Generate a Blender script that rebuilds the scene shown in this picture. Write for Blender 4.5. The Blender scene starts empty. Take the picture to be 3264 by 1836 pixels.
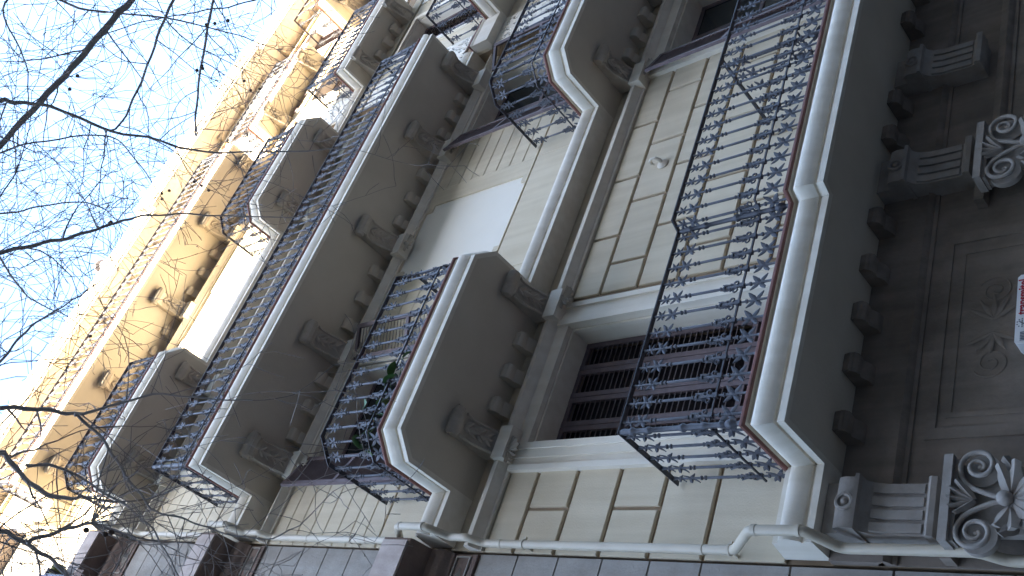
import bpy, bmesh, math, random
from mathutils import Vector, Matrix
R = math.radians
PI = math.pi
random.seed(7)
sc = bpy.context.scene
COL = sc.collection
# ------------------------------------------------------------------ camera
# Origin: the camera's eye, 1.6 m over the pavement. X along the facade, Y into the building, Z up; the facade is the plane y = 0.
GZ = -1.6
cam_d = bpy.data.cameras.new('camera'); cam = bpy.data.objects.new('camera', cam_d); COL.objects.link(cam)
rt = Vector((0.31582, 0.632708, -0.707063)); up = Vector((0.798608, -0.579645, -0.161979)); bk = Vector((-0.512331, -0.513509, -0.68835))
m = Matrix((rt, up, bk)).transposed().to_4x4(); m.translation = Vector((0, -6, 0))
cam.matrix_world = m
cam_d.sensor_width = 36; cam_d.lens = 34.1085; cam_d.clip_start = 0.05; cam_d.clip_end = 3000
sc.camera = cam
# ------------------------------------------------------------------ light
SUN_EL, SUN_OFF = R(27), R(17)          # elevation; swing from the facade's normal towards -X
sund = Vector((-math.sin(SUN_OFF) * math.cos(SUN_EL), -math.cos(SUN_OFF) * math.cos(SUN_EL), math.sin(SUN_EL)))
w = bpy.data.worlds.new('World'); sc.world = w; w.use_nodes = True
wn = w.node_tree.nodes; wl = w.node_tree.links
sky = wn.new('ShaderNodeTexSky'); sky.sky_type = 'NISHITA'; sky.sun_disc = False
sky.sun_elevation = SUN_EL; sky.sun_rotation = math.atan2(sund.x, sund.y)
sky.air_density = 1.0; sky.dust_density = 0.7; sky.ozone_density = 0.6
wn['Background'].inputs[1].default_value = 0.15
wl.new(sky.outputs[0], wn['Background'].inputs[0])
sl = bpy.data.lights.new('sun', 'SUN'); sl.energy = 5.0; sl.angle = R(0.53); sl.color = (1.0, 0.86, 0.64)
so = bpy.data.objects.new('sun', sl); COL.objects.link(so); so.rotation_euler = (-sund).to_track_quat('-Z', 'Y').to_euler(); so.location = (0, -30, 40)
sc.view_settings.view_transform = 'Standard'; sc.view_settings.look = 'None'; sc.view_settings.gamma = 1; sc.view_settings.use_curve_mapping = False
sc.view_settings.exposure = 3.45
sc.cycles.max_bounces = 8; sc.cycles.diffuse_bounces = 6

# ------------------------------------------------------------------ materials
def mat(name, c1, c2=None, scale=3.0, rough=0.8, bump=0.0, bscale=40.0, streak=0.0, metal=0.0, spec=0.3):
    """procedural: two colours mixed by noise, optional vertical rain streaks, optional fine relief"""
    mt = bpy.data.materials.new(name); mt.use_nodes = True
    n = mt.node_tree.nodes; l = mt.node_tree.links; b = n['Principled BSDF']
    b.inputs['Roughness'].default_value = rough; b.inputs['Metallic'].default_value = metal; b.inputs['Specular IOR Level'].default_value = spec
    c2 = c2 or tuple(x * 0.85 for x in c1)
    tc = n.new('ShaderNodeTexCoord')
    geo = n.new('ShaderNodeNewGeometry')
    nz = n.new('ShaderNodeTexNoise'); nz.inputs['Scale'].default_value = scale; nz.inputs['Detail'].default_value = 6; nz.inputs['Roughness'].default_value = 0.62
    l.new(geo.outputs['Position'], nz.inputs['Vector'])
    rp = n.new('ShaderNodeValToRGB'); rp.color_ramp.elements[0].position = 0.32; rp.color_ramp.elements[1].position = 0.68
    rp.color_ramp.elements[0].color = (*c2, 1); rp.color_ramp.elements[1].color = (*c1, 1)
    l.new(nz.outputs['Fac'], rp.inputs['Fac']); out = rp.outputs['Color']
    if streak:
        mp = n.new('ShaderNodeMapping'); mp.inputs['Scale'].default_value = (5.0, 5.0, 0.35); l.new(geo.outputs['Position'], mp.inputs['Vector'])
        n2 = n.new('ShaderNodeTexNoise'); n2.inputs['Scale'].default_value = 1.6; n2.inputs['Detail'].default_value = 5; l.new(mp.outputs[0], n2.inputs['Vector'])
        r2 = n.new('ShaderNodeValToRGB'); r2.color_ramp.elements[0].position = 0.38; r2.color_ramp.elements[1].position = 0.62
        k = 1 - streak; r2.color_ramp.elements[0].color = (k, k * 0.985, k * 0.96, 1); r2.color_ramp.elements[1].color = (1, 1, 1, 1)
        l.new(n2.outputs['Fac'], r2.inputs['Fac'])
        mx = n.new('ShaderNodeMix'); mx.data_type = 'RGBA'; mx.blend_type = 'MULTIPLY'; mx.inputs[0].default_value = 1
        l.new(out, mx.inputs[6]); l.new(r2.outputs['Color'], mx.inputs[7]); out = mx.outputs[2]
    l.new(out, b.inputs['Base Color'])
    if bump:
        n3 = n.new('ShaderNodeTexNoise'); n3.inputs['Scale'].default_value = bscale; n3.inputs['Detail'].default_value = 5; l.new(geo.outputs['Position'], n3.inputs['Vector'])
        bp = n.new('ShaderNodeBump'); bp.inputs['Strength'].default_value = bump; bp.inputs['Distance'].default_value = 0.01
        l.new(n3.outputs['Fac'], bp.inputs['Height']); l.new(bp.outputs[0], b.inputs['Normal'])
    return mt
M = {}
M['wall'] = mat('cream_render', (0.68, 0.595, 0.445), (0.61, 0.525, 0.385), 1.4, 0.9, 0.25, 60, 0.10)
M['joint'] = mat('joint_brown', (0.33, 0.25, 0.165), (0.27, 0.20, 0.13), 3, 0.9)
M['trim'] = mat('pale_trim', (0.78, 0.72, 0.61), (0.70, 0.64, 0.53), 2.2, 0.75, 0.15, 50, 0.08)
M['soffit'] = mat('soffit_render', (0.62, 0.55, 0.44), (0.54, 0.475, 0.37), 1.1, 0.9, 0.2, 50)
M['lower'] = mat('stained_shaded_render', (0.30, 0.25, 0.205), (0.19, 0.155, 0.125), 2.2, 0.9, 0.5, 25, 0.2)  # stains, plus the shade of the ground storey darkened into the colour
M['panel'] = mat('panel_white', (0.82, 0.77, 0.665), (0.78, 0.73, 0.625), 1.0, 0.85, 0.1, 60)
M['ornament'] = mat('ornament_plaster', (0.50, 0.44, 0.36), (0.38, 0.33, 0.265), 6, 0.85, 0.3, 35)  # bracket plaster, darkened to carry the soft shadow below the soffits
M['lower_ornament'] = mat('shaded_plaster', (0.36, 0.325, 0.285), (0.25, 0.22, 0.19), 5, 0.85, 0.3, 35)  # ground-storey plaster, its colour lowered to stand in for shade
M['tile'] = mat('terracotta_edge', (0.225, 0.10, 0.082), (0.16, 0.075, 0.062), 9, 0.7, 0.3, 60)
M['iron'] = mat('slate_iron_paint', (0.092, 0.093, 0.108), (0.064, 0.066, 0.077), 14, 0.5, 0.2, 90, spec=0.4)
M['rail'] = mat('dark_iron', (0.045, 0.045, 0.055), (0.03, 0.03, 0.035), 14, 0.45, spec=0.5)
M['wood'] = mat('mauve_shutter_wood', (0.17, 0.13, 0.135), (0.12, 0.09, 0.092), 7, 0.6, 0.25, 70)
M['slat'] = mat('shutter_slat_wood', (0.22, 0.18, 0.178), (0.16, 0.13, 0.128), 9, 0.6)
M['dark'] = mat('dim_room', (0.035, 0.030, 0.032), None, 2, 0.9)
M['pipe'] = mat('cream_pipe_paint', (0.60, 0.535, 0.42), (0.54, 0.475, 0.365), 5, 0.45, 0.1, 30, 0.06, spec=0.45)
M['stone'] = mat('grey_stone', (0.37, 0.345, 0.31), (0.28, 0.26, 0.232), 4.5, 0.9, 0.5, 45, 0.12)
M['pinkstone'] = mat('pale_pink_stone', (0.52, 0.44, 0.39), (0.40, 0.33, 0.29), 4, 0.9, 0.4, 40, 0.15)
M['brownstone'] = mat('brown_stone', (0.21, 0.15, 0.12), (0.13, 0.095, 0.08), 3, 0.9, 0.4, 40)
M['bark'] = mat('plane_bark', (0.46, 0.43, 0.40), (0.31, 0.285, 0.265), 7, 0.9, 0.5, 40)
M['twig'] = mat('twig_bark', (0.33, 0.29, 0.26), (0.24, 0.205, 0.185), 12, 0.9)
M['ball'] = mat('seed_ball', (0.14, 0.10, 0.08), (0.09, 0.065, 0.05), 60, 0.95, 1.0, 200)
M['leaf'] = mat('houseplant_green', (0.05, 0.155, 0.03), (0.035, 0.10, 0.02), 8, 0.45, spec=0.5)
M['pot'] = mat('clay_pot', (0.36, 0.15, 0.08), None, 8, 0.8)
M['asphalt'] = mat('asphalt', (0.055, 0.055, 0.058), (0.042, 0.042, 0.045), 2, 0.95, 0.6, 120)
M['pave'] = mat('pavement', (0.075, 0.072, 0.07), (0.055, 0.053, 0.05), 2, 0.9, 0.3, 40)
M['paint'] = mat('road_paint', (0.72, 0.72, 0.70), None, 5, 0.8)
M['white'] = mat('white_plastic', (0.74, 0.74, 0.73), (0.68, 0.68, 0.67), 5, 0.4)
M['red'] = mat('red_print', (0.42, 0.03, 0.05), None, 5, 0.5)
M['greyp'] = mat('grey_print', (0.16, 0.16, 0.18), None, 5, 0.5)
M['zinc'] = mat('zinc_flue', (0.30, 0.29, 0.29), None, 6, 0.5, metal=0.3)
M['green'] = mat('olive_awning', (0.17, 0.18, 0.055), (0.12, 0.125, 0.04), 3, 0.8)
M['bluecloth'] = mat('slate_blue_sheet', (0.20, 0.21, 0.28), (0.15, 0.155, 0.21), 3, 0.7)
M['facade2'] = mat('grey_facade', (0.20, 0.195, 0.19), (0.16, 0.155, 0.15), 1, 0.9, 0.2, 40, 0.1)
def glass_mat():
    mt = bpy.data.materials.new('window_glass'); mt.use_nodes = True; b = mt.node_tree.nodes['Principled BSDF']
    b.inputs['Base Color'].default_value = (0.02, 0.025, 0.03, 1); b.inputs['Roughness'].default_value = 0.06; return mt
M['glass'] = glass_mat()
def verm_mat():
    """cream render with worm-like pits"""
    mt = M['panel'].copy(); mt.name = 'vermiculated_render'; n = mt.node_tree.nodes; l = mt.node_tree.links; b = n['Principled BSDF']
    g = n.new('ShaderNodeNewGeometry'); v = n.new('ShaderNodeTexVoronoi'); v.inputs['Scale'].default_value = 11; v.inputs['Randomness'].default_value = 0.9
    mp = n.new('ShaderNodeMapping'); mp.inputs['Scale'].default_value = (1, 1, 0.6); l.new(g.outputs['Position'], mp.inputs[0]); l.new(mp.outputs[0], v.inputs['Vector'])
    r = n.new('ShaderNodeValToRGB'); r.color_ramp.elements[0].position = 0.22; r.color_ramp.elements[1].position = 0.40; l.new(v.outputs['Distance'], r.inputs[0])
    bp = n.new('ShaderNodeBump'); bp.inputs['Strength'].default_value = 1; bp.inputs['Distance'].default_value = 0.05; l.new(r.outputs[0], bp.inputs['Height']); l.new(bp.outputs[0], b.inputs['Normal'])
    return mt
M['verm'] = verm_mat()

# ------------------------------------------------------------------ mesh helpers
class MB:
    def __init__(s): s.v = []; s.f = []
    def add(s, vs, fs):
        o = len(s.v); s.v += [tuple(x) for x in vs]; s.f += [tuple(i + o for i in q) for q in fs]; return s
    def box(s, x0, x1, y0, y1, z0, z1):
        v = [(x, y, z) for x in (x0, x1) for y in (y0, y1) for z in (z0, z1)]
        return s.add(v, [(0, 1, 3, 2), (4, 6, 7, 5), (0, 4, 5, 1), (2, 3, 7, 6), (0, 2, 6, 4), (1, 5, 7, 3)])
    def prism(s, poly, axis, a, b):
        """poly in the two other axes, extruded along axis (0=x,1=y,2=z) from a to b"""
        n = len(poly)
        def P(p, t): return {0: (t, p[0], p[1]), 1: (p[0], t, p[1]), 2: (p[0], p[1], t)}[axis]
        v = [P(p, a) for p in poly] + [P(p, b) for p in poly]
        return s.add(v, [tuple(range(n - 1, -1, -1)), tuple(range(n, 2 * n))] + [(i, (i + 1) % n, n + (i + 1) % n, n + i) for i in range(n)])
    def lathe(s, prof, n=8, c=(0, 0), ph=0.0):
        v = []
        for r, z in prof:
            for k in range(n):
                a = 2 * PI * k / n + ph; v.append((c[0] + r * math.cos(a), c[1] + r * math.sin(a), z))
        f = []
        for i in range(len(prof) - 1):
            for k in range(n): f.append((i * n + k, i * n + (k + 1) % n, (i + 1) * n + (k + 1) % n, (i + 1) * n + k))
        f.append(tuple(range(n - 1, -1, -1))); f.append(tuple(range((len(prof) - 1) * n, len(prof) * n)))
        return s.add(v, f)
    def tube(s, pts, rad, n=6, cap=True):
        pts = [Vector(p) for p in pts]; m = len(pts)
        if not hasattr(rad, '__len__'): rad = [rad] * m
        v = []; f = []; u = None
        for i, p in enumerate(pts):
            d = (pts[min(i + 1, m - 1)] - pts[max(i - 1, 0)])
            if d.length < 1e-9: d = Vector((0, 0, 1))
            d.normalize()
            if u is None: u = d.orthogonal().normalized()
            else:
                u = u - d * u.dot(d); u = u.normalized() if u.length > 1e-6 else d.orthogonal().normalized()
            w_ = d.cross(u)
            for k in range(n):
                a = 2 * PI * k / n; v.append(p + (u * math.cos(a) + w_ * math.sin(a)) * rad[i])
        for i in range(m - 1):
            for k in range(n): f.append((i * n + k, i * n + (k + 1) % n, (i + 1) * n + (k + 1) % n, (i + 1) * n + k))
        if cap: f.append(tuple(range(n - 1, -1, -1))); f.append(tuple(range((m - 1) * n, m * n)))
        return s.add(v, f)
    def sweep(s, prof, path, closed=False, caps=True):
        """prof: (outward, z) carried along a plan path with mitred corners"""
        n = len(prof); m = len(path); v = []; f = []
        for i, p in enumerate(path):
            ns = []
            for a, b in ((i - 1, i), (i, i + 1)):
                if a < 0 or b >= m: continue
                d = Vector((path[b][0] - path[a][0], path[b][1] - path[a][1])).normalized(); ns.append(Vector((d.y, -d.x)))
            mt = ns[0] if len(ns) == 1 else (ns[0] + ns[1]) / (1 + ns[0].dot(ns[1]))
            for o, z in prof: v.append((p[0] + mt.x * o, p[1] + mt.y * o, z))
        r = n if closed else n - 1
        for i in range(m - 1):
            for k in range(r): f.append((i * n + k, (i + 1) * n + k, (i + 1) * n + (k + 1) % n, i * n + (k + 1) % n))
        if caps: f.append(tuple(range(n - 1, -1, -1))); f.append(tuple(range((m - 1) * n, m * n)))
        return s.add(v, f)
    def ball(s, c, r, n=8, m=6, sq=(1, 1, 1)):
        v = [(c[0] + r * sq[0] * math.sin(PI * j / m) * math.cos(2 * PI * k / n), c[1] + r * sq[1] * math.sin(PI * j / m) * math.sin(2 * PI * k / n), c[2] + r * sq[2] * math.cos(PI * j / m)) for j in range(m + 1) for k in range(n)]
        return s.add(v, [(j * n + k, (j + 1) * n + k, (j + 1) * n + (k + 1) % n, j * n + (k + 1) % n) for j in range(m) for k in range(n)])
    def mesh(s, name, material, smooth=True, ang=38):
        me = bpy.data.meshes.new(name); me.from_pydata(s.v, [], s.f); me.update()
        if material: me.materials.append(material)
        if smooth:
            me.shade_smooth(); me.set_sharp_from_angle(angle=R(ang))
        return me
    def build(s, name, material, parent=None, loc=(0, 0, 0), smooth=True, ang=38, fix=False):
        me = s.mesh(name, M[material] if isinstance(material, str) else material, smooth, ang)
        if fix:
            bm = bmesh.new(); bm.from_mesh(me); bmesh.ops.recalc_face_normals(bm, faces=bm.faces); bm.to_mesh(me); bm.free()
        return link(name, me, parent, loc)
def link(name, data, parent=None, loc=(0, 0, 0), rz=0.0):
    o = bpy.data.objects.new(name, data); COL.objects.link(o); o.parent = parent; o.location = loc
    if rz: o.rotation_euler.z = rz
    return o
def tag(o, label=None, cat=None, group=None, kind=None):
    if label: o['label'] = label
    if cat: o['category'] = cat
    if group: o['group'] = group
    if kind: o['kind'] = kind
    return o
def empty(name, loc=(0, 0, 0)): return link(name, None, None, loc)
def petal(mb, c, d, n, L, W, T, curl=0.0, seg=4, tip=.25):
    """a pointed leaf blade: base c, direction d, face normal n"""
    c = Vector(c); d = Vector(d).normalized(); n = Vector(n).normalized(); sd = d.cross(n); v = []; f = []
    for i in range(seg + 1):
        t = i / seg; wd = W * (math.sin(PI * min(1, 0.18 + 0.8 * t)) ** 0.8) * (1.0 if t < 1 else 1.0) if tip > .5 and t < 1 else W * (tip if t >= 1 else math.sin(PI * min(1, 0.18 + 0.8 * t)) ** 0.8)
        p = c + d * (L * t) + n * (curl * t * t * L)
        v += [p - sd * wd, p + n * T, p + sd * wd, p - n * T * 0.6]
    for i in range(seg):
        for k in range(4): f.append((i * 4 + k, i * 4 + (k + 1) % 4, i * 4 + 4 + (k + 1) % 4, i * 4 + 4 + k))
    f.append((3, 2, 1, 0)); f.append((seg * 4, seg * 4 + 1, seg * 4 + 2, seg * 4 + 3)); mb.add(v, f)

# ------------------------------------------------------------------ ground, street
g = MB().add([(-1500, -1500, GZ - 0.13), (1500, -1500, GZ - 0.13), (1500, 1500, GZ - 0.13), (-1500, 1500, GZ - 0.13)], [(0, 1, 2, 3)]).build('ground', 'asphalt'); tag(g, kind='structure')
g = MB().box(-60, 80, -8.6, 0.3, GZ - 0.4, GZ).build('pavement', 'pave', smooth=False); tag(g, kind='structure')
g = MB().box(-60, 80, -8.9, -8.604, GZ - 0.4, GZ + 0.004).build('kerb', 'stone', smooth=False); tag(g, kind='structure')
g = MB().box(-60, 80, -26, -19, GZ - 0.4, GZ).build('pavement', 'pave', smooth=False); tag(g, kind='structure')
mb = MB()
for i in range(-12, 20): mb.box(i * 4, i * 4 + 2, -14.06, -13.94, GZ - 0.128, GZ - 0.126)
tag(mb.build('road_marking', 'paint', smooth=False), kind='structure')

# ------------------------------------------------------------------ opposite building (behind the camera: it shades the lower floors)
OPZ = 28.5; OY = -24.0
ob = empty('apartment_block', (10, OY, GZ)); tag(ob, 'grey apartment block across the street facing the cream facade', 'building')
mb = MB().box(-75, 85, -12, 0, 0, OPZ - GZ).build('wall', 'facade2', ob, smooth=False)
MB().sweep([(0, OPZ - GZ - 0.5), (0.35, OPZ - GZ - 0.35), (0.4, OPZ - GZ - 0.1), (0, OPZ - GZ - 0.1)], [(85, 0), (-75, 0)], True).build('cornice', 'trim', ob)
wfr = MB().box(-0.75, 0.75, 0.004, 0.06, 0, 2.6).mesh('frame', M['trim'], False); wgl = MB().box(-0.58, 0.58, 0.064, 0.075, 0.12, 2.45).mesh('pane', M['glass'], False)
for fl in range(6):
    for i in range(-9, 12):
        o = link('window', wfr, ob, (i * 2.9 + 0.4, 0, 4.6 + fl * 4)); link('pane', wgl, o)

def added_block(x0, x1, y0, y1, h, label):  # unseen blocks added to shut out low sky and darken the lower walls
    f_ = empty('apartment_block', ((x0 + x1) / 2, (y0 + y1) / 2, GZ)); tag(f_, label, 'building'); ax, ay = (x1 - x0) / 2, (y1 - y0) / 2
    MB().box(-ax, ax, -ay, ay, 0, h).build('wall', 'facade2', f_, smooth=False)
    MB().box(-ax - .4, ax + .4, -ay - .4, ay + .4, h - .5, h - .1).build('cornice', 'trim', f_, smooth=False)
    ins = MB().box(-.7, .7, -.05, .05, 0, 2.4).mesh('window', M['glass'], False)
    for fl in range(int(h / 4) - 1):
        for k in range(int(ax * 2 / 3)): link('window', ins, f_, (-ax + 2 + k * 3, -ay, 4.5 + fl * 4))
added_block(24.35, 88, 0, 12, 23, 'unseen grey block added past the cream building to cut low skylight')
added_block(-64, -14.05, 0, 12, 22, 'unseen grey block added past the stone building to cut low skylight')
added_block(95, 107, -42, 12, 26, 'unseen grey block added to shut out low sky at the far street end')
added_block(-84, -72, -42, 12, 26, 'unseen grey block added to shut out low sky at the near street end')
# ------------------------------------------------------------------ the cream building
B = empty('apartment_building', (7.3, 0.2, GZ)); tag(B, 'cream neoclassical apartment building with iron balconies and moulded cornice', 'building')
OFF = (-7.3, -0.2, -GZ)             # parts are modelled in scene coordinates
ZA, ZB, ZC, ZD, ZE, ZT = 3.39, 7.34, 11.09, 14.63, 17.60, 21.3
TH = 0.346
XL, XP, XQ, XR = 2.63, 11.40, 15.2, 24.3   # building left end, pavilion, right wing
BAY1, BAY2, BAYP, BAY3, BAY4 = 4.48, 10.15, 13.30, 16.45, 22.1
HW = 0.72
LV = [(GZ, ZA, None), (ZA, ZB, 6.80), (ZB, ZC, 10.64), (ZC, ZD, 14.1), (ZD, ZE, 17.06), (ZE, ZT, 20.55)]
wallm = MB()
def wallband(x0, x1, y, z0, z1, opens, ztop):
    """solid wall from x0 to x1 with door-height openings (x, half width)"""
    x = x0
    for c, h in opens:
        wallm.box(x, c - h, y, y + 0.5, z0, z1); wallm.box(c - h, c + h, y, y + 0.5, ztop, z1); x = c + h
    wallm.box(x, x1, y, y + 0.5, z0, z1)
OPEN = []
for i, (z0, z1, zt) in enumerate(LV):
    if zt is None:
        wallband(XL, XR, 0.0, z0, z1, [], z1); continue
    zb = z0 + TH
    wallband(XL, XP, 0.03, z0, z1, [(BAY1, HW), (BAY2, HW)], zt)
    wallband(XP, XQ, -0.2, z0, z1, [(BAYP, 0.6)], zt)
    wallband(XQ, XR, 0.03, z0, z1, [(BAY3, HW), (BAY4, HW)], zt)
    for c, h, y in ((BAY1, HW, 0.03), (BAY2, HW, 0.03), (BAYP, 0.6, -0.2), (BAY3, HW, 0.03), (BAY4, HW, 0.03)): OPEN.append((i, c, h, y, zb, zt))
wallm.box(XL, XR, 0.0, 12, ZT, ZT + 0.55); wallm.box(XL, XR, 0.54, 0.6, GZ, ZT)
wallm.box(XL, XL + 0.3, 0.53, 12, GZ, ZT); wallm.box(XR - 0.3, XR, 0.53, 12, GZ, ZT)
WALL = wallm.build('wall', 'joint', B, OFF, smooth=False)
def blk(x0, x1, z0, z1, name='block', m_='wall', y0=0.0, y1=0.032):
    gx = 0.0
    b_ = 0.008
    v = [(x0, y1, z0), (x1, y1, z0), (x1, y1, z1), (x0, y1, z1), (x0, y0 + b_, z0), (x1, y0 + b_, z0), (x1, y0 + b_, z1), (x0, y0 + b_, z1),
         (x0 + b_, y0, z0 + b_), (x1 - b_, y0, z0 + b_), (x1 - b_, y0, z1 - b_), (x0 + b_, y0, z1 - b_)]
    f = [(0, 1, 5, 4), (1, 2, 6, 5), (2, 3, 7, 6), (3, 0, 4, 7), (4, 5, 9, 8), (5, 6, 10, 9), (6, 7, 11, 10), (7, 4, 8, 11), (8, 9, 10, 11)]
    return MB().add(v, f).build(name, m_, WALL, smooth=False)
GR = 0.019
def course(x0, x1, z0, z1, joints=(), gap=GR, **k):
    xs = [x0] + [j for j in joints if x0 + 0.1 < j < x1 - 0.1] + [x1]
    for a, b in zip(xs, xs[1:]): blk(a + (gap if a != x0 else 0), b - (gap if b != x1 else 0), z0 + gap, z1 - gap, **k)
# first floor: big rusticated blocks
zr = [ZA + TH + 0.0, 4.47, 5.0, 5.52, 6.035, 6.54, 7.06]
evn = [2.81 + 0.905 * i for i in range(12)]; odd = [3.263 + 0.905 * i for i in range(12)]
evn = [6.43 + 0.905 * i for i in range(-5, 7)]; odd = [6.01 + 0.91 * i for i in range(-5, 7)]
zr[6] = 6.94
for i in range(6):
    js = evn if i % 2 else odd
    lj = [3.075] if i in (2, 4) else []
    course(XL, 3.50, zr[i], zr[i + 1], lj)
    course(5.61, BAY2 - 1.0, zr[i], zr[i + 1], js)
    course(BAY2 + 1.02, XP, zr[i], zr[i + 1], [])
# second floor: plain base, finely scored wall, recessed white panel with notched corners
def panel_plate(x0, x1, z0, z1, px0, px1, pz0, pz1, nt=0.13):
    hole = [(px0 + nt, pz0), (px1 - nt, pz0), (px1 - nt, pz0 + nt * 0.7), (px1, pz0 + nt * 0.7), (px1, pz1 - nt), (px1 - nt, pz1 - nt), (px1 - nt, pz1), (px0 + nt, pz1), (px0 + nt, pz1 - nt), (px0, pz1 - nt), (px0, pz0 + nt * 0.7), (px0 + nt, pz0 + nt * 0.7)]
    bm = bmesh.new()
    def ring(y):
        o = [bm.verts.new((a, y, b)) for a, b in ((x0, z0), (x1, z0), (x1, z1), (x0, z1))]; h = [bm.verts.new((a, y, b)) for a, b in hole]; return o, h
    o0, h0 = ring(0.0); o1, h1 = ring(0.03)
    ed = [bm.edges.new((o0[i], o0[(i + 1) % 4])) for i in range(4)] + [bm.edges.new((h0[i], h0[(i + 1) % 12])) for i in range(12)]
    bmesh.ops.triangle_fill(bm, use_beauty=True, edges=ed)
    for a, b in ((o0, o1), (h0, h1)):
        n = len(a)
        for i in range(n): bm.faces.new((a[i], a[(i + 1) % n], b[(i + 1) % n], b[i]))
    me = bpy.data.meshes.new('panel_surround'); bm.to_mesh(me); bm.free(); me.materials.append(M['wall']); link('panel_surround', me, WALL)
    MB().box(px0 - 0.01, px1 + 0.01, 0.024, 0.029, pz0 - 0.01, pz1 + 0.01).build('recessed_panel', 'panel', WALL, smooth=False)
def upper_wall(z0, zg, z1, centre):
    for a, b in ((XL, BAY1 - HW), (BAY1 + HW, centre - 1.0), (centre + 1.0, BAY2 - HW), (BAY2 + HW, XP)):
        course(a, b, z0 + TH, zg)
        n = max(1, round((z1 - zg) / 0.27)); h = (z1 - zg) / n
        for i in range(n): course(a, b, zg + i * h, zg + (i + 1) * h, gap=0.004 if i else 0.004)
    course(centre - 1.0, centre + 1.0, z0 + TH, zg)
    panel_plate(centre - 1.0, centre + 1.0, zg + 0.006, z1, centre - 0.69, centre + 0.69, zg + 0.02, z1 - 0.03)
upper_wall(ZB, 8.63, 10.755, 7.36)
upper_wall(ZC, 12.3, 14.18, 7.25)
upper_wall(ZD, 15.85, 17.12, 7.15)
for a, b in ((XL, BAY1 - HW), (BAY1 + HW, BAY2 - HW), (BAY2 + HW, XP), (XQ, BAY3 - HW), (BAY3 + HW, BAY4 - HW), (BAY4 + HW, XR)): blk(a, b, ZE + TH, 21.2, name='wall_face')
for a, b in ((XQ, BAY3 - HW), (BAY3 + HW, BAY4 - HW), (BAY4 + HW, XR)): blk(a, b, ZA, ZE, name='wall_face')
for z0, z1, zt in LV[1:]:
    for a, b in ((XL, XP), (XQ, XR)): MB().box(a, b, .003, .029, zt + .13 if z0 == ZA else zt + .083, z1 + .05).build('frieze', 'wall', WALL, smooth=False) if z1 < ZT and (a == XL) else None
# pavilion face and its pitted pilaster strips
for z0, z1, zt in LV[1:]:
    for a, b in ((XP, XP + 0.72), (XQ - 0.72, XQ)):
        MB().box(a, b, -0.235, -0.19, z0 + TH + 0.1, z1 - 0.35).build('pilaster', 'verm', WALL, smooth=False)
    for a, b in ((XP + 0.72, BAYP - 0.6), (BAYP + 0.6, XQ - 0.72)):
        MB().box(a, b, -0.215, -0.19, z0 + TH, z1 - 0.3).build('wall_face', 'wall', WALL, smooth=False)
    MB().box(XP - 0.001, XQ + 0.001, -0.24, -0.19, z1 - 0.28, z1 - 0.002).build('frieze', 'wall', WALL, smooth=False)

# ---- mouldings
SLAB = [(0, 0), (0, .055), (-.02, .058), (-.02, .084), (.0, .086), (.008, .10), (.022, .13), (.033, .165), (.036, .195), (.031, .225), (.016, .25), (-.012, .268), (-.034, .272), (-.034, .306)]
TILE = [(-.06, .3065), (.016, .3065), (.026, .314), (.028, .328), (.022, .341), (.0, .346), (-.06, .346)]
def zs(pr, z): return [(o, z + h) for o, h in pr]
def string_course(x0, x1, z, s, y=0.0, name='string_course'):
    path = [(x0, -s + y), (x1, -s + y)]
    pr = [(-s + 0.01, 0)] + SLAB + [(-.034, .32), (-s + 0.01, .36)]
    return MB().sweep(zs(pr, z), path, True).build(name, 'trim', B, OFF)
def ledge(x0, x1, z, y=0.0, h=0.17, p=0.12, name='moulding', m_='trim'):
    pr = [(-.0, 0), (.03, 0.0), (.035, .03), (.06, .04), (.085, .07), (p, .09), (p, h - .03), (p - .015, h), (-.0, h + .02)]
    return MB().sweep([(o, z + k) for o, k in pr], [(x0, y), (x1, y)], True).build(name, m_, B, OFF)
# ---- cast-iron baluster (shared mesh), foot on the tile edge, 1 m high
def baluster_mesh(H, low):
    mb = MB(); k = 1.0
    def col(z, r=.020, h=.018): return [(.010, z - h), (r, z - h * .6), (r, z + h * .6), (.010, z + h)]
    pr = [(.020, 0), (.021, .016), (.012, .026), (.010, .05), (.012, low * .42), (.014, low * .5), (.010, low * .6)] + col(low - .075, .018, .012) + [(.009, low - .03)]
    pr += [(.012, low + .03), (.014, low + .06), (.011, low + .12)] + col(low + .165, .021, .012) + col(low + .20, .017, .01)
    pr += [(.0115, low + .22), (.0125, H * .5), (.0115, H * .70)] + col(H * .715, .019, .011) + col(H * .75, .019, .011)
    pr += [(.010, H * .78), (.012, H * .84), (.009, H * .88), (.013, H * .93), (.009, H * .96), (.014, H)]
    mb.lathe(pr, 7)
    mb.box(-.019, .019, -.019, .019, low - .02, low + .022)
    def star(z, L, W, up_=0.8):
        for sx in (-1, 1):
            for sz in (-1, 1):
                petal(mb, (sx * .006, 0, z + sz * .006), (sx, 0, sz * up_), (0, -1, 0), L, W, .006, 0.10, 3)
        for sy in (-1, 1): petal(mb, (0, sy * .006, z), (0, sy, -.5), (1, 0, 0), L * .6, W * .9, .006, 0.0, 2)
    star(low * .47, .090, .021, 0.95)
    star(H * .835, .070, .018, 0.75); star(H * .935, .050, .014, 0.6)
    # pierced double scroll under the shaft
    for sx in (-1, 1):
        for (cx, cz, r) in ((.034, low + .062, .020), (.021, low + .105, .013)):
            pts = [(sx * (cx + r * math.cos(2 * PI * i / 8)), 0, cz + r * math.sin(2 * PI * i / 8)) for i in range(9)]
            mb.tube(pts, .0085, 4, False)
        petal(mb, (sx * .016, 0, low + .105), (sx * .16, 0, 1), (0, -1, 0), .075, .017, .010, .15, 3)
        petal(mb, (sx * .010, 0, low + .165), (sx * 1.0, 0, -.35), (0, -1, 0), .030, .008, .005, .0, 2)
    return mb.mesh('baluster', M['iron'], True, 50)
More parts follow.
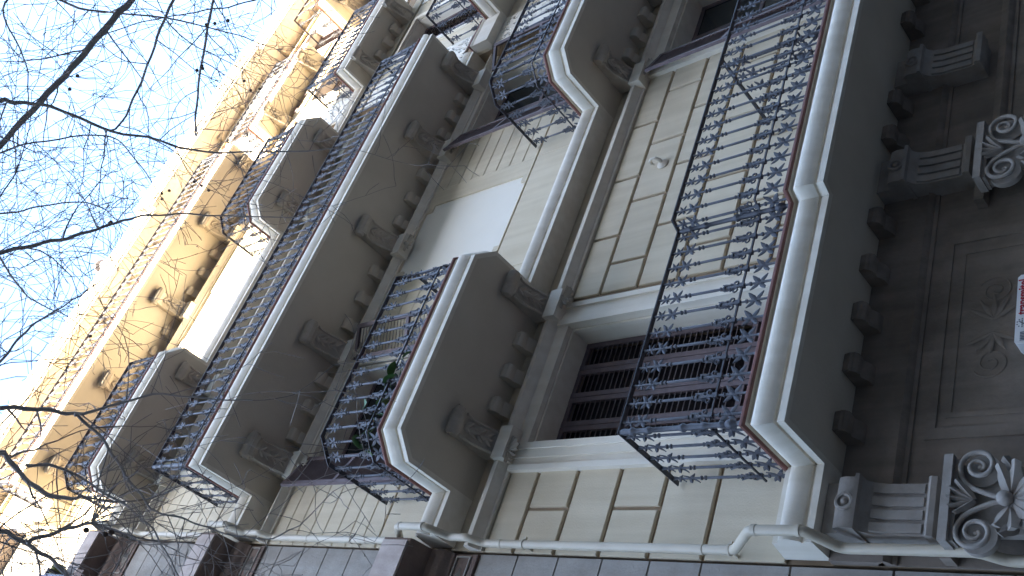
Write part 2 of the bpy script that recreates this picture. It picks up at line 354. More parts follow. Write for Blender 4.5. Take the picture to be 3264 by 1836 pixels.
def newel_mesh(H, low):
    mb = MB()
    pr = [(.026, 0), (.028, .02), (.018, .035), (.018, .05), (.036, .075), (.040, .10), (.034, .128), (.018, .145), (.024, .16), (.030, .18), (.022, .20), (.022, low), (.030, low + .02), (.030, low + .05), (.024, low + .07), (.030, low + .14), (.024, low + .19), (.034, low + .21), (.036, low + .225), (.030, low + .24), (.021, low + .26), (.020, H * .72), (.030, H * .735), (.032, H * .755), (.022, H * .775), (.021, H * .86), (.034, H * .88), (.034, H * .90), (.022, H * .92), (.030, H * .96), (.018, H)]
    mb.lathe(pr, 10); return mb.mesh('newel', M['iron'], True, 50)
BAL = {}
def railing(slab, path, ztile, H=1.0, low=0.25, sp=0.172, newels=(), divider=None, loose=1):
    """rails follow the plan path; a baluster every sp along it"""
    key = (H, low)
    if key not in BAL: BAL[key] = (baluster_mesh(H, low), newel_mesh(H, low))
    bm_, nm_ = BAL[key]
    MB().sweep([(-.022, ztile + H), (.022, ztile + H), (.024, ztile + H + .008), (.018, ztile + H + .018), (-.018, ztile + H + .018), (-.024, ztile + H + .008)], path, True).build('handrail', 'rail', slab)
    MB().sweep([(-.008, ztile + low - .007), (.008, ztile + low - .007), (.008, ztile + low + .007), (-.008, ztile + low + .007)], path, True).build('lower_rail', 'rail', slab)
    for i, (a, b) in enumerate(zip(path, path[1:])):
        d = Vector((b[0] - a[0], b[1] - a[1])); L = d.length; ang = math.atan2(d.y, d.x)
        n = max(1, round(L / (sp * loose)))
        for k in range(n):
            t = (k + 0.5) / n; link('baluster', bm_, slab, (a[0] + d.x * t, a[1] + d.y * t, ztile), ang + random.uniform(-.03, .03))
    for j in newels: link('newel', nm_, slab, (path[j][0], path[j][1], ztile))
def balcony(path, z, rail_in=0.03, H=1.0, low=0.25, newels=(), loose=1, name='balcony', wally=-0.02, material='trim'):
    """slab with moulded edge; the path runs from the wall out, along the front and back to the wall"""
    mb = MB(); mb.sweep(zs(SLAB, z), path, caps=False)
    mb.add([(x, y, z) for x, y in path], [tuple(range(len(path)))])
    mb.add([(x, y, z + .3062) for x, y in path], [tuple(range(len(path)))])
    slab = mb.build(name, material, B, OFF)
    so_ = MB(); so_.add([(x, y, z - 0.003) for x, y in inset(path, 0.05)], [tuple(range(len(path)))]).build('soffit', 'soffit', slab)
    MB().sweep(zs(TILE, z), path, True).build('tile_edge', 'tile', slab)
    fl = inset(path, 0.055); MB().add([(x, y, z + .345) for x, y in fl], [tuple(range(len(fl)))]).build('floor', 'tile', slab)
    rp = inset(path, rail_in); rp[0] = (rp[0][0], wally); rp[-1] = (rp[-1][0], wally)
    railing(slab, rp, z + TH, H, low, newels=newels, loose=loose)
    return slab
def inset(path, d):
    out = []; m_ = len(path)
    for i, p in enumerate(path):
        ns = []
        for a, b in ((i - 1, i), (i, i + 1)):
            if a < 0 or b >= m_: continue
            dd = Vector((path[b][0] - path[a][0], path[b][1] - path[a][1])).normalized(); ns.append(Vector((dd.y, -dd.x)))
        mt = ns[0] if len(ns) == 1 else (ns[0] + ns[1]) / (1 + ns[0].dot(ns[1])); out.append((p[0] - mt.x * d, p[1] - mt.y * d))
    return out
# ---- brackets
def console_mesh(dep=0.62, wdt=0.245, hgt=0.24):
    k = dep / .66; q = hgt / .25
    side = [(0, 0), (.66, 0), (.675, -.05), (.665, -.10), (.63, -.135), (.58, -.14), (.545, -.115), (.50, -.095), (.42, -.10), (.33, -.125), (.24, -.165), (.16, -.205), (.09, -.235), (0, -.25)]
    mb = MB(); mb.prism([(-y * k, z * q) for y, z in side], 0, -wdt / 2, wdt / 2)
    # roll at the nose, a fillet on each side, an acanthus leaf down the belly
    mb.tube([(-wdt * .62, -.615 * k, -.075 * q), (-wdt * .5, -.615 * k, -.075 * q), (wdt * .5, -.615 * k, -.075 * q), (wdt * .62, -.615 * k, -.075 * q)], [.055, .068, .068, .055], 10)
    mb.tube([(-wdt * .56, -.615 * k, -.075 * q), (wdt * .56, -.615 * k, -.075 * q)], .03, 8)
    for sx in (-1, 1):
        mb.tube([(sx * wdt * .47, -y * k, z * q - .004) for y, z in side[6:]], .018, 5)
        for i, (y, z) in enumerate(((.50, -.10), (.42, -.105), (.33, -.13), (.24, -.17))):
            petal(mb, (0, -y * k, z * q - .006), (sx * .8, .75, -.35), (0, -.4, -1), .10, .026, .014, .1, 3)
        petal(mb, (sx * wdt * .4, -.60 * k, -.02), (sx, -.5, -.2), (0, -.3, -1), .09, .03, .012, .4, 3)
    for (y, z) in ((.46, -.10), (.30, -.14)): petal(mb, (0, -y * k, z * q - .008), (0, .9, -.45), (0, -.45, -.9), .14, .034, .02, 0, 3)
    return mb.mesh('console', M['ornament'], True, 40)
def modillion_mesh(dep=0.24, wdt=0.155, hgt=0.14):
    side = [(0, 0), (dep, 0), (dep + .01, -.05), (dep - .02, -.10), (dep - .07, -.11), (dep * .55, -.10), (dep * .3, -.135), (dep * .15, -hgt), (0, -hgt)]
    mb = MB(); mb.prism([(-y, z) for y, z in side], 0, -wdt / 2, wdt / 2)
    mb.tube([(-wdt * .55, -dep + .045, -.06), (wdt * .55, -dep + .045, -.06)], .048, 9); return mb.mesh('modillion', M['soffit'], True, 40)
CON, MOD = console_mesh(), modillion_mesh()
CONC = console_mesh(0.70, 0.28, 0.30)
def shell_mesh():
    mb = MB()
    for i in range(7):
        a = R(-75 + 25 * i); petal(mb, (0, 0, 0), (math.sin(a), 0, -math.cos(a)), (0, -1, 0), .15, .028, .03, .12, 3)
    mb.ball((0, -.02, 0), .035); return mb.mesh('shell_ornament', M['ornament'], True, 50)
SHELL = shell_mesh()

# ---- first-floor balcony (long, middle part stepped forward)
slabA = balcony([(3.25, 0), (3.25, -.9), (5.315, -.9), (5.36, -1.015), (9.40, -1.015), (9.445, -.9), (11.3, -.9), (11.3, 0)], ZA, H=1.11, low=0.29, newels=(1, 2, 5, 6))
string_course(XL + .02, 3.25, ZA, .31); string_course(11.3, XP, ZA, .31)
# railing that divides the long balcony between two flats
MB().sweep([(-.02, 4.846), (.02, 4.846), (.02, 4.868), (-.02, 4.868)], [(7.5, -.97), (7.5, -.02)], True).build('divider_rail', 'rail', slabA)
MB().sweep([(-.008, ZA + TH + .28), (.008, ZA + TH + .28), (.008, ZA + TH + .295), (-.008, ZA + TH + .295)], [(7.5, -.97), (7.5, -.02)], True).build('divider_rail', 'rail', slabA)
for k in range(5): link('baluster', BAL[(1.11, 0.29)][0], slabA, (7.5, -.88 + k * .175, ZA + TH), PI / 2)
# ---- second floor: two balconies with canted ends
def canted(x0, x1, p, q, c, z, name='balcony', **k):
    return balcony([(x0, 0), (x0, -q), (x0 + c, -p), (x1 - c, -p), (x1, -q), (x1, 0)], z, name=name, **k)
slabB1 = canted(3.11, 5.69, 1.145, .906, .23, ZB, low=.24)
slabB2 = canted(8.52, 11.08, 1.145, .906, .23, ZB, low=.24)
string_course(XL + .02, 3.11, ZB, .31); string_course(5.69, 8.52, ZB, .31); string_course(11.08, XP, ZB, .31)
# ---- third floor: one long balcony
slabC = balcony([(3.12, 0), (3.12, -1.12), (10.97, -1.12), (10.97, 0)], ZC, newels=(1, 2), low=.24)
string_course(XL + .02, 3.12, ZC, .31); string_course(10.97, XP, ZC, .31)
# ---- fourth floor
slabD1 = canted(3.07, 5.57, .97, .756, .24, ZD, low=.24)
slabD2 = canted(8.30, 10.82, .97, .756, .25, ZD, low=.24)
string_course(XL + .02, 3.07, ZD, .31); string_course(5.57, 8.30, ZD, .31); string_course(10.82, XP, ZD, .31)
slabD3 = balcony([(12.08, -.2), (12.08, -.83), (14.55, -.83), (14.55, -.2)], ZD, low=.24, wally=-.22, newels=(1, 2))
slabD4 = canted(15.2, 17.7, .97, .756, .24, ZD, low=.24, loose=1.5)
string_course(17.7, XR, ZD, .31)
# ---- fifth floor
slabE = balcony([(3.12, 0), (3.12, -1.02), (10.97, -1.02), (10.97, 0)], ZE, low=.24, newels=(1, 2))
slabE2 = balcony([(11.84, -.2), (11.84, -.76), (14.50, -.76), (14.50, -.2)], ZE + .2, low=.24, wally=-.22)
slabE3 = balcony([(15.6, 0), (15.6, -1.02), (23.3, -1.02), (23.3, 0)], ZE, low=.24, loose=2.0)
string_course(XL + .02, 3.12, ZE, .31); string_course(10.97, XP, ZE, .31)
# ---- pavilion pedestals and third-floor balcony
for a, b in ((XP, 12.09), (14.5, XQ)):
    mb = MB().box(a, b, -.40, -.19, 10.7, 11.05); mb.sweep([(-.2, 11.05), (.0, 11.05), (.02, 11.08), (.02, 11.1), (-.2, 11.1)], [(a, -.40), (b, -.40)], True); mb.build('pedestal', 'trim', B, OFF)
MB().box(XP - .01, 12.09, -.425, -.2, 11.102, 11.13).build('pedestal_coping', 'tile', B, OFF, smooth=False)
slabC2 = balcony([(12.092, -.2), (12.092, -.98), (14.5, -.98), (14.5, -.2)], 10.702, low=.24, wally=-.24)
string_course(XP, 12.08, ZD - .0, .12, y=-.2); string_course(XP, XQ, ZB, .2, y=-.2); string_course(XP, 11.84, ZE + .2, .12, y=-.2); string_course(XP, XQ, ZA, .2, y=-.2)
# ---- mouldings under the soffits, brackets
ledge(XL, XP, 6.932, h=.165, p=.13); ledge(XL, XP, 10.745, h=.14, p=.12); ledge(XL, XP, 14.18, h=.15, p=.13); ledge(XL, XP, 17.12, h=.15, p=.13); ledge(XQ, XR, 17.12, h=.15, p=.13)
def brackets(slab, z, big, small, mesh=CON, y=0.0, ped=True):
    for x in big:
        link('console', mesh, slab, (x, y - .04, z - .004))
        if ped: MB().box(x - .18, x + .18, y - .19, y, z - .42, z - .25).build('console_base', 'trim', slab)
    for x in small: link('modillion', MOD, slab, (x, y - .01, z - .004))
brackets(slabB1, ZB, (3.72, 5.44), (4.15, 4.56, 4.97)); brackets(slabB2, ZB, (9.12, 10.86), (9.56, 9.98, 10.4))
def between(xs, n=3): return [a + (b - a) * (k + 1) / (n + 1) for a, b in zip(xs, xs[1:]) for k in range(n)]
cx = (3.62, 5.34, 7.21, 9.12, 10.72)
brackets(slabC, ZC, cx, between(cx), CONC); brackets(slabE, ZE, cx, between(cx), CONC)
brackets(slabD1, ZD, (3.62, 5.2), (4.02, 4.41, 4.8)); brackets(slabD2, ZD, (8.85, 10.4), (9.24, 9.63, 10.02)); brackets(slabD3, ZD, (12.5, 14.1), (12.9, 13.3, 13.7), y=-.2, ped=False)
brackets(slabE2, ZE + .2, (12.3, 14.0), (), CON, y=-.2, ped=False); brackets(slabD4, ZD, (15.6, 17.3), (16.0, 16.45, 16.9)); brackets(slabE3, ZE, (16.0, 18, 20, 22), (), CONC)
for x in (3.64, 5.52): link('shell_ornament', SHELL, B, (x + OFF[0], -.13 + OFF[1], 6.93 + OFF[2]))
for x in (9.2, 11.04): link('shell_ornament', SHELL, B, (x + OFF[0], -.13 + OFF[1], 6.93 + OFF[2]))
for x in (3.62, 5.34, 7.21, 9.12): link('shell_ornament', SHELL, B, (x + OFF[0], -.13 + OFF[1], 10.62 + OFF[2]))
# ---- top cornice and roof
cp = [(0, 0), (.62, 0), (.66, .02), (.66, .10), (.70, .12), (.72, .22), (.76, .26), (.82, .33), (.82, .40), (.80, .42), (.80, .60), (-.2, .66)]
cpath = [(XL, 0), (11.2, 0), (11.2, -.12), (15.4, -.12), (15.4, 0), (XR, 0)]
corn = MB().sweep([(o, ZT + h) for o, h in cp], cpath, True).build('cornice', 'trim', B, OFF)
MB().sweep([(-.0, ZT - .42), (.07, ZT - .42), (.07, ZT - .36), (.03, ZT - .34), (.03, ZT - .004), (0, ZT - .004)], cpath, True).build('frieze', 'wall', B, OFF)
for i in range(19):
    x = XL + .45 + i * 1.12
    if x < XR - .2: link('modillion', MOD, corn, (x, -.14 if 11.2 < x < 15.4 else -.02, ZT - .004))
MB().box(XL, XR, .2, 12, ZT + .56, ZT + .75).build('roof', 'tile', B, OFF, smooth=False)

# ---- windows: architrave, reveal, doors or shutters
def leaf_frame(mb, x0, x1, z0, z1, y, t=.04, st=.055, mids=(0.36,)):
    mb.box(x0, x0 + st, y, y + t, z0, z1); mb.box(x1 - st, x1, y, y + t, z0, z1)
    zz_ = [z0 + .001, z1 - st - .001] + [z0 + (z1 - z0) * q for q in mids]
    for q in zz_: mb.box(x0 + st, x1 - st, y + .003, y + t - .003, q, q + st)
SLM = {}
def slats(parent, x0, x1, z0, z1, y, sp, single=True, skip=()):
    wd = x1 - x0; key = round(wd, 3)
    if key not in SLM: SLM[key] = MB().add([(0, -.013, -.008), (wd, -.013, -.008), (wd, .013, .006), (0, .013, .006), (0, -.013, -.002), (wd, -.013, -.002), (wd, .013, .012), (0, .013, .012)], [(0, 1, 2, 3), (4, 7, 6, 5), (0, 4, 5, 1), (1, 5, 6, 2), (2, 6, 7, 3), (3, 7, 4, 0)]).mesh('slat', M['slat'], False)
    z = z0; joined = MB()
    while z < z1:
        if not any(abs(z - q) < .05 for q in skip):
            if single: link('slat', SLM[key], parent, (x0, y, z))
            else:
                joined.add([(x0 + a, y + b, z + c) for a, b, c in ((0, -.016, -.012), (wd, -.016, -.012), (wd, .016, .012), (0, .016, .012))], [(0, 1, 2, 3)])
        z += sp
    if not single and joined.v: joined.build('slats', 'slat', parent, smooth=False)['kind'] = 'stuff'
for i, c, h, y, zb, zt in OPEN:
    near = i in (1, 2)
    fr = MB()
    if i == 1 and y > 0:      # first floor: wide moulded architrave
        ow = .30
        for k, (a, t) in enumerate(((.0, .075), (.07, .055), (.16, .035), (.24, .06))):
            b_ = (.07, .16, .24, .30)[k]
            fr.box(c - h - b_, c - h - a, y - .03 - t, y - .0005, zb, zt + a * .001 + .14 - .001 * k); fr.box(c + h + a, c + h + b_, y - .03 - t, y - .0005, zb, zt + .14 - .001 * k)
        fr.box(c - h, c + h, y - .07, y - .0005, zt, zt + .139)
    else:
        fr.box(c - h - .10, c - h, y - .06, y - .0005, zb, zt + .08); fr.box(c + h, c + h + .10, y - .06, y - .0005, zb, zt + .08); fr.box(c - h, c + h, y - .061, y - .0005, zt, zt + .081)
    # reveal lining
    fr.box(c - h + .002, c - h + .03, y + .0, y + .33, zb, zt); fr.box(c + h - .03, c + h - .002, y + .0, y + .33, zb, zt); fr.box(c - h + .03, c + h - .03, y + .0, y + .33, zt - .03, zt - .002)
    win = fr.build('window', 'trim', B, OFF, smooth=False)
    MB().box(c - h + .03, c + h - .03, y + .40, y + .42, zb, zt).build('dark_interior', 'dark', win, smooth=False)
    xa, xb = c - h + .03, c + h - .03
    if i == 1 and c == BAY1:
        n = 4; wl_ = (xb - xa) / n
        for k in range(n):
            x0 = xa + k * wl_ + .004; x1 = xa + (k + 1) * wl_ - .004; lm = MB(); leaf_frame(lm, x0, x1, zb + .01, zt - .035, y + .25, mids=(0.30,)); lm.build('shutter_leaf', 'wood', win, smooth=False)
            q = zb + (zt - zb) * 0.30
            slats(win, x0 + .055, x1 - .055, zb + .09, zt - .11, y + .27, .066, True, (q, q + .05))
    elif i in (1, 2) and y > 0:
        # glazed door frame behind, louvred leaves folded open on both sides
        dm = MB(); leaf_frame(dm, xa, c - .004, zb, zt - .03, y + .3, mids=(.3, .65)); leaf_frame(dm, c + .004, xb, zb, zt - .03, y + .3, mids=(.3, .65)); dm.build('door_frame', 'wood', win, smooth=False)
        MB().box(xa + .05, xb - .05, y + .32, y + .325, zb + .05, zt - .08).build('pane', 'glass', win, smooth=False)
        for sx in (-1, 1):
            ang = R(100 if sx < 0 else 78) if i == 2 else R(80)
            lv = empty('shutter_leaf'); lv.parent = win; lv.location = (c + sx * (h - .01), y - .02, 0)
            lm = MB(); leaf_frame(lm, 0.0, .50, zb + .02, zt - .035, -.02, mids=(.3, .62)); 
            zz_ = zb + .08
            while zz_ < zt - .1:
                lm.add([(.055, -.014, zz_ - .012), (.445, -.014, zz_ - .012), (.445, .014, zz_ + .012), (.055, .014, zz_ + .012)], [(0, 1, 2, 3)]); zz_ += .066
            me = lm.mesh('shutter_leaf', M['wood'], False); COL.objects.unlink(lv); bpy.data.objects.remove(lv)
            # outward swing: a leaf hinged on the reveal edge points towards the street, opened past square
            rz = R(-160) if sx < 0 else R(-20)
            link('shutter_leaf', me, win, (c + sx * (h + .02), y - .13, 0), rz)
    else:
        for k in range(2):
            x0 = (xa, c + .003)[k]; x1 = (c - .003, xb)[k]; lm = MB(); leaf_frame(lm, x0, x1, zb + .01, zt - .035, y + .22, mids=(.3,)); lm.build('shutter_leaf', 'wood', win, smooth=False)
            q = zb + (zt - zb) * .3
            slats(win, x0 + .055, x1 - .055, zb + .09, zt - .1, y + .24, .09, False, (q,))
# ---- swan-neck hook on its boss
mb = MB().lathe([(.07, 0), (.075, .012), (.055, .025), (.035, .04), (.0, .045)], 14); mb.v = [(x, -z, y) for x, y, z in mb.v]
mb.tube([(0, -.03, 0), (0, -.08, .0), (0, -.115, .03), (0, -.12, .08), (0, -.09, .12), (.0, -.05, .125), (0, -.03, .10)], [.022, .022, .021, .02, .018, .016, .014], 8)
mb.build('wall_hook', 'trim', B, (7.40 + OFF[0], OFF[1], 6.22 + OFF[2]))

# ------------------------------------------------------------------ ground storey under the long balcony
MODA = MOD.copy(); MODA.materials[0] = M['lower']  # darker copy: dim light under the long balcony put into its colour
for a, x in enumerate((3.61, 4.12, 4.60, 5.08, 5.58, 6.55, 7.0, 8.1, 8.6, 9.1, 9.6)):
    link('modillion', MODA, slabA, (x, -.055, ZA - .004))
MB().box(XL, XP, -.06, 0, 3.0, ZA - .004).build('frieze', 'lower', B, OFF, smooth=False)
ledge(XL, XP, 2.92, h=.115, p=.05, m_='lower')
def fluted(x, wd, y0):
    mb = MB()
    side = [(0, .126), (.22, .126), (.22, 0), (.30, 0), (.315, -.05), (.305, -.13), (.28, -.155), (.25, -.175), (.215, -.22), (.195, -.3), (.185, -.54), (.2, -.60), (.22, -.64), (0, -.64)]
    mb.prism([(-a, b) for a, b in side], 0, -wd / 2, wd / 2)
    for k in range(4):
        u = (-.375 + k * .25) * wd; mb.prism([(-.17, -.22), (-.235, -.22), (-.215, -.3), (-.205, -.56), (-.17, -.56)], 0, u - wd * .085, u + wd * .085)
    mb.prism([(-.12, -.595), (-.24, -.595), (-.25, -.615), (-.24, -.65), (-.12, -.65)], 0, -wd * .56, wd * .56)
    mb.prism([(0, -.165), (-.325, -.155), (-.335, -.13), (0, -.13)], 0, -wd * .54, wd * .54)
    pts = [(.055 * math.cos(2 * PI * i / 14), -.318, -.065 + .055 * math.sin(2 * PI * i / 14)) for i in range(15)]
    mb.tube(pts, .016, 6, False); mb.ball((0, -.312, -.065), .026)
    return mb.build('console', 'lower_ornament', B, (x + OFF[0], y0 + OFF[1], 3.26 + OFF[2]), fix=True)
fluted(2.95, .38, 0); fluted(6.08, .36, 0); fluted(7.38, .34, 0)
def spiral(cx, cz, r0, r1, turns, a1, sx):
    pts = []; n = 44
    for i in range(n + 1):
        t = i / n; r = r0 + (r1 - r0) * t; a = a1 - (1 - t) * turns * 2 * PI; pts.append((cx + sx * r * math.cos(a), 0, cz + r * math.sin(a)))
    return pts
def capital(x, y):
    mb = MB()
    mb.box(-.30, .30, -.17, .02, .315, .372); mb.box(-.285, .285, -.13, .02, .29, .3149)
    mb.prism([(-.20, -.5), (.20, -.5), (.20, .1), (.27, .29), (-.27, .29), (-.20, .1)], 1, -.05, .02)
    for sx in (-1, 1):
        pts = spiral(sx * .225, .165, .010, .114, 1.8, R(100), sx)
        lx, lz = pts[-1][0], pts[-1][2]
        tail = [(lx - sx * .045, 0, lz - .004), (lx - sx * .09, 0, lz - .03), (lx - sx * .125, 0, lz - .075), (lx - sx * .155, 0, lz - .14), (lx - sx * .18, 0, lz - .20), (sx * .01, 0, .012)]
        full = [(a, -.10 - .035 * min(1, i / 20), b) for i, (a, _, b) in enumerate(pts)] + [(a, -.115, b) for a, _, b in tail]
        n = len(full); rd = [.012 + .005 * min(1, i / 34) for i in range(n)]
        mb.tube(full, rd, 8); mb.ball((sx * .225, -.10, .165), .022)
        mb.tube([(sx * .225, -.02, .165), (sx * .225, -.068, .165)], .115, 20)
        for (px_, pz_, dx, dz, L) in ((.05, -.02, 1, .30, .16), (.06, -.03, 1, -.25, .17), (.03, -.05, .75, -.75, .17), (.10, -.10, .9, -.5, .14), (.17, -.06, .5, .35, .11), (.20, -.16, .6, -.8, .14)):
            petal(mb, (sx * px_, -.09, pz_), (sx * dx, -.25, dz), (0, -1, 0), L * 1.05, .05, .03, .25, 5, .62)
    for a in (-50, -25, 0, 25, 50): petal(mb, (0, -.10, .19), (math.sin(R(a)), -.2, math.cos(R(a))), (0, -1, 0), .15, .03, .022, .22, 4, .6)
    for a in (-30, 0, 30): petal(mb, (0, -.10, -.05), (math.sin(R(a)), -.25, -math.cos(R(a))), (0, -1, 0), .2, .055, .03, .2, 4, .6)
    mb.ball((0, -.13, .0), .05, 12, 8)
    cap_ = mb.build('capital', 'lower_ornament', B, (x + OFF[0], y + OFF[1], 2.15 + OFF[2]), ang=50)
    MB().box(x - .2, x + .2, y - .01, y + .2, GZ, 1.66).build('pilaster', 'wall', B, OFF, smooth=False)
    MB().box(x - .31, x + .31, -.13, -.015, 2.525, 2.6).build('impost', 'lower', B, OFF, smooth=False)
capital(2.95, -.2); capital(5.97, -.2)
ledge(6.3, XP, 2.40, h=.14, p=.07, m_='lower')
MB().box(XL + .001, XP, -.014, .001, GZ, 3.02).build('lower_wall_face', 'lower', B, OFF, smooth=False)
# low-relief frame between the capitals
rf = MB()
for a, b, c_, d in ((3.57, 3.66, 1.6, 2.83), (5.33, 5.42, 1.6, 2.83), (3.66, 5.33, 2.76, 2.829)): rf.box(a, b, -.028, -.01, c_, d)
rf.box(3.74, 3.78, -.022, -.01, 1.6, 2.70); rf.box(5.21, 5.25, -.022, -.01, 1.6, 2.70); rf.box(3.78, 5.21, -.0219, -.01, 2.66, 2.70)
for sx in (-1, 1):
    rf.tube([(a, -.016, b) for a, _, b in [(4.495 + sx * p[0], 0, 2.42 + p[2]) for p in spiral(.32, 0, .02, .13, 1.8, R(60), 1)]], .007, 6)
    for k in range(5): petal(rf, (4.495 + sx * .06, -.014, 2.42), (sx * math.cos(R(-60 + 30 * k)), -.1, math.sin(R(-60 + 30 * k))), (0, -1, 0), .2, .02, .006, .01, 3)
rf.build('relief_frame', 'lower', B, OFF)

# ------------------------------------------------------------------ downpipe
dp = empty('downpipe', (2.66, -.12, GZ)); tag(dp, 'cream painted downpipe bending round each moulding at the facade edge', 'downpipe')
def ppath():
    P = [(-.12, 21.0)]
    for zc, s_, zl in ((ZE, .46, 17.2), (ZD, .46, 14.26), (ZC, .46, 10.72), (ZB, .46, 7.03), (ZA, .46, None)):
        P += [(-.12, zc + .72), (-s_, zc + .40), (-s_, zc - .02), (-.24 if zl else -.20, zc - .16)]
        if zl: P += [(-.24, zl + .0), (-.24, zl - .08), (-.12, zl - .22)]
    P += [(-.2, 2.34), (-.075, 2.2), (-.075, GZ + .05)]
    return P
pp = ppath(); pts = []
for i, (y, z) in enumerate(pp):        # round the bends
    if 0 < i < len(pp) - 1:
        for t in (.06, .03, 0):
            pass
        a = Vector(pp[i - 1]); b = Vector((y, z)); c = Vector(pp[i + 1]); r = .055
        u = (a - b); v = (c - b); r1 = min(r, u.length * .45); r2 = min(r, v.length * .45)
        p0 = b + u.normalized() * r1; p2 = b + v.normalized() * r2
        for t in (0, .25, .5, .75, 1): q = p0 * (1 - t) ** 2 + b * 2 * t * (1 - t) + p2 * t * t; pts.append((0, q.x + .12, q.y - GZ))
    else: pts.append((0, y + .12, z - GZ))
MB().tube(pts, .038, 12).build('pipe', 'pipe', dp)
ring = MB().lathe([(.039, -.02), (.0425, -.018), (.0425, .018), (.039, .02)], 12).mesh('pipe_collar', M['pipe'])
for zc in (ZD, ZC, ZB, ZA):
    for y, dz in ((-.46, .36), (-.46, .02)): link('pipe_collar', ring, dp, (0, y + .12, zc + dz - GZ))
for z in (13.2, 9.75, 8.65, 6.6, 4.4, 1.2): link('pipe_collar', ring, dp, (0, 0, z - GZ))
clip = MB().lathe([(.0385, -.01), (.046, -.01), (.046, .01), (.0385, .01)], 12); clip.box(.043, .07, -.012, .012, -.01, .01); clip.box(-.012, .012, .04, .13, -.009, .009); clip = clip.mesh('pipe_clip', M['pipe'])
for z in (12.6, 8.9, 6.3, 4.15): link('pipe_clip', clip, dp, (0, 0, z - GZ))

# ------------------------------------------------------------------ alarm box on the wall under the balcony
al = empty('alarm_box', (4.51, 0, 1.80)); tag(al, 'white alarm box with red lettering fixed under the long balcony', 'alarm box')
prof = [(-.28, 0), (.28, 0), (.30, .02), (.30, .40), (.28, .42), (-.28, .42), (-.30, .40), (-.30, .02)]
hb = MB().prism(prof, 1, -.15, .0).build('housing', 'white', al, smooth=False)
gm = MB()
for k in range(6): gm.box(-.275 + k * .013, -.268 + k * .013, -.1535, -.149, .28, .385)
gm.build('grille', 'greyp', al, smooth=False)
tc_ = bpy.data.curves.new('lettering', 'FONT'); tc_.body = 'transmitel'; tc_.size = .088; tc_.extrude = .0015; tc_.offset = .0020; tc_.align_x = 'LEFT'
to = bpy.data.objects.new('lettering_curve', tc_); COL.objects.link(to); bpy.context.view_layer.update()
me = bpy.data.meshes.new_from_object(to.evaluated_get(bpy.context.evaluated_depsgraph_get())); bpy.data.objects.remove(to)
me.materials.clear(); me.materials.append(M['red'])
sx_ = .31 / max(v.co.x for v in me.vertices)
lt = link('lettering', me, al, (-.055, -.1525, .352)); lt.rotation_euler = (PI / 2, 0, 0); lt.scale = (sx_, 1, 1)
lg = MB()
for k in range(10):
    a = 2 * PI * k / 10; lg.ball((-.125 + .034 * math.cos(a), -.1512, .375 + .034 * math.sin(a)), .0055, 6, 4, (1, .3, 1))
lg.box(-.15, -.10, -.1525, -.1495, .372, .378); lg.tube([(-.14, -.1512, .355), (-.11, -.1512, .397)], .004, 5)
lg.build('emblem', 'greyp', al)

# ------------------------------------------------------------------ grey stone neighbour on the left
N = empty('stone_building', (-2, 0.2, GZ)); tag(N, 'grey stone building with brown cornices adjoining the cream facade', 'building')
NO = (2, -.2, -GZ)
NX = 2.605
NW = MB().box(-14, NX, .02, 12, GZ, 19.4).build('wall', 'brownstone', N, NO, smooth=False)
def nrow(z0, z1, xs, m_='stone'):
    for a, b in zip(xs, xs[1:]): blk2(a + .006, b - .006, z0 + .009, z1 - .009, m_)
def blk2(x0, x1, z0, z1, m_): MB().box(x0, x1, -.005, .021, z0, z1).build('stone_block', m_, NW, smooth=False)
for k in range(5): nrow(4.456 + k * .4975, 4.456 + (k + 1) * .4975, [0.3 - (k % 2) * .6, 1.4 - (k % 2) * .5, NX])
for k in range(8): nrow(GZ + k * .757, GZ + (k + 1) * .757, [0.3 - (k % 2) * .6, 1.4 - (k % 2) * .5, NX])
for k in range(6): nrow(8.03 + k * .473, 8.03 + (k + 1) * .473, [.2 - (k % 2) * .6, 1.4 - (k % 2) * .5, NX])
for k in range(6): nrow(11.6 + k * .433, 11.6 + (k + 1) * .433, [.2 - (k % 2) * .6, 1.4 - (k % 2) * .5, NX])
for k in range(10): nrow(15.2 + k * .42, 15.2 + (k + 1) * .42, [.2 - (k % 2) * .6, 1.4 - (k % 2) * .5, NX])
def ncornice(z, h=1.0):
    k = h
    pr = [(0, -.02), (.03, -.02), (.03, .04), (.02, .05), (.02, .27), (.05, .28), (.06, .32), (.11, .36), (.13, .40), (.14, .44), (.10, .46), (.12, .55), (.20, .57), (.34, .60), (.36, .62), (.37, 1.02), (.33, 1.05), (0, 1.08)]
    o = MB().sweep([(a, z + b * k) for a, b in pr], [(-14, 0), (NX - .02, 0)], True).build('cornice', 'brownstone', N, NO)
    MB().box(-14, NX - .05, -.385, -.3, z + .635 * k, z + 1.01 * k).build('cornice_face', 'pinkstone', o, smooth=False)
    # diamond bosses in sunk frames
    for i in range(8):
        x = NX - .28 - i * .62; zc = z + .165 * k
        MB().add([(x - .13, -.022, zc), (x, -.022, zc - .07), (x + .13, -.022, zc), (x, -.022, zc + .07), (x, -.07, zc)], [(0, 1, 4), (1, 2, 4), (2, 3, 4), (3, 0, 4)]).build('boss', 'stone', o, smooth=False)
        fm = MB(); 
        for a, b, c_, d in ((-.24, .24, -.10, -.085), (-.24, .24, .085, .10), (-.24, -.225, -.085, .085), (.225, .24, -.085, .085)): fm.box(x + a, x + b, -.036, -.02, zc + c_, zc + d)
        fm.build('boss_frame', 'stone', o, smooth=False)
ncornice(6.97); ncornice(10.75); ncornice(14.2)
MB().sweep([(0, 19.0), (.4, 19.1), (.5, 19.4), (0, 19.45)], [(-14, 0), (NX, 0)], True).build('top_cornice', 'pinkstone', N, NO)
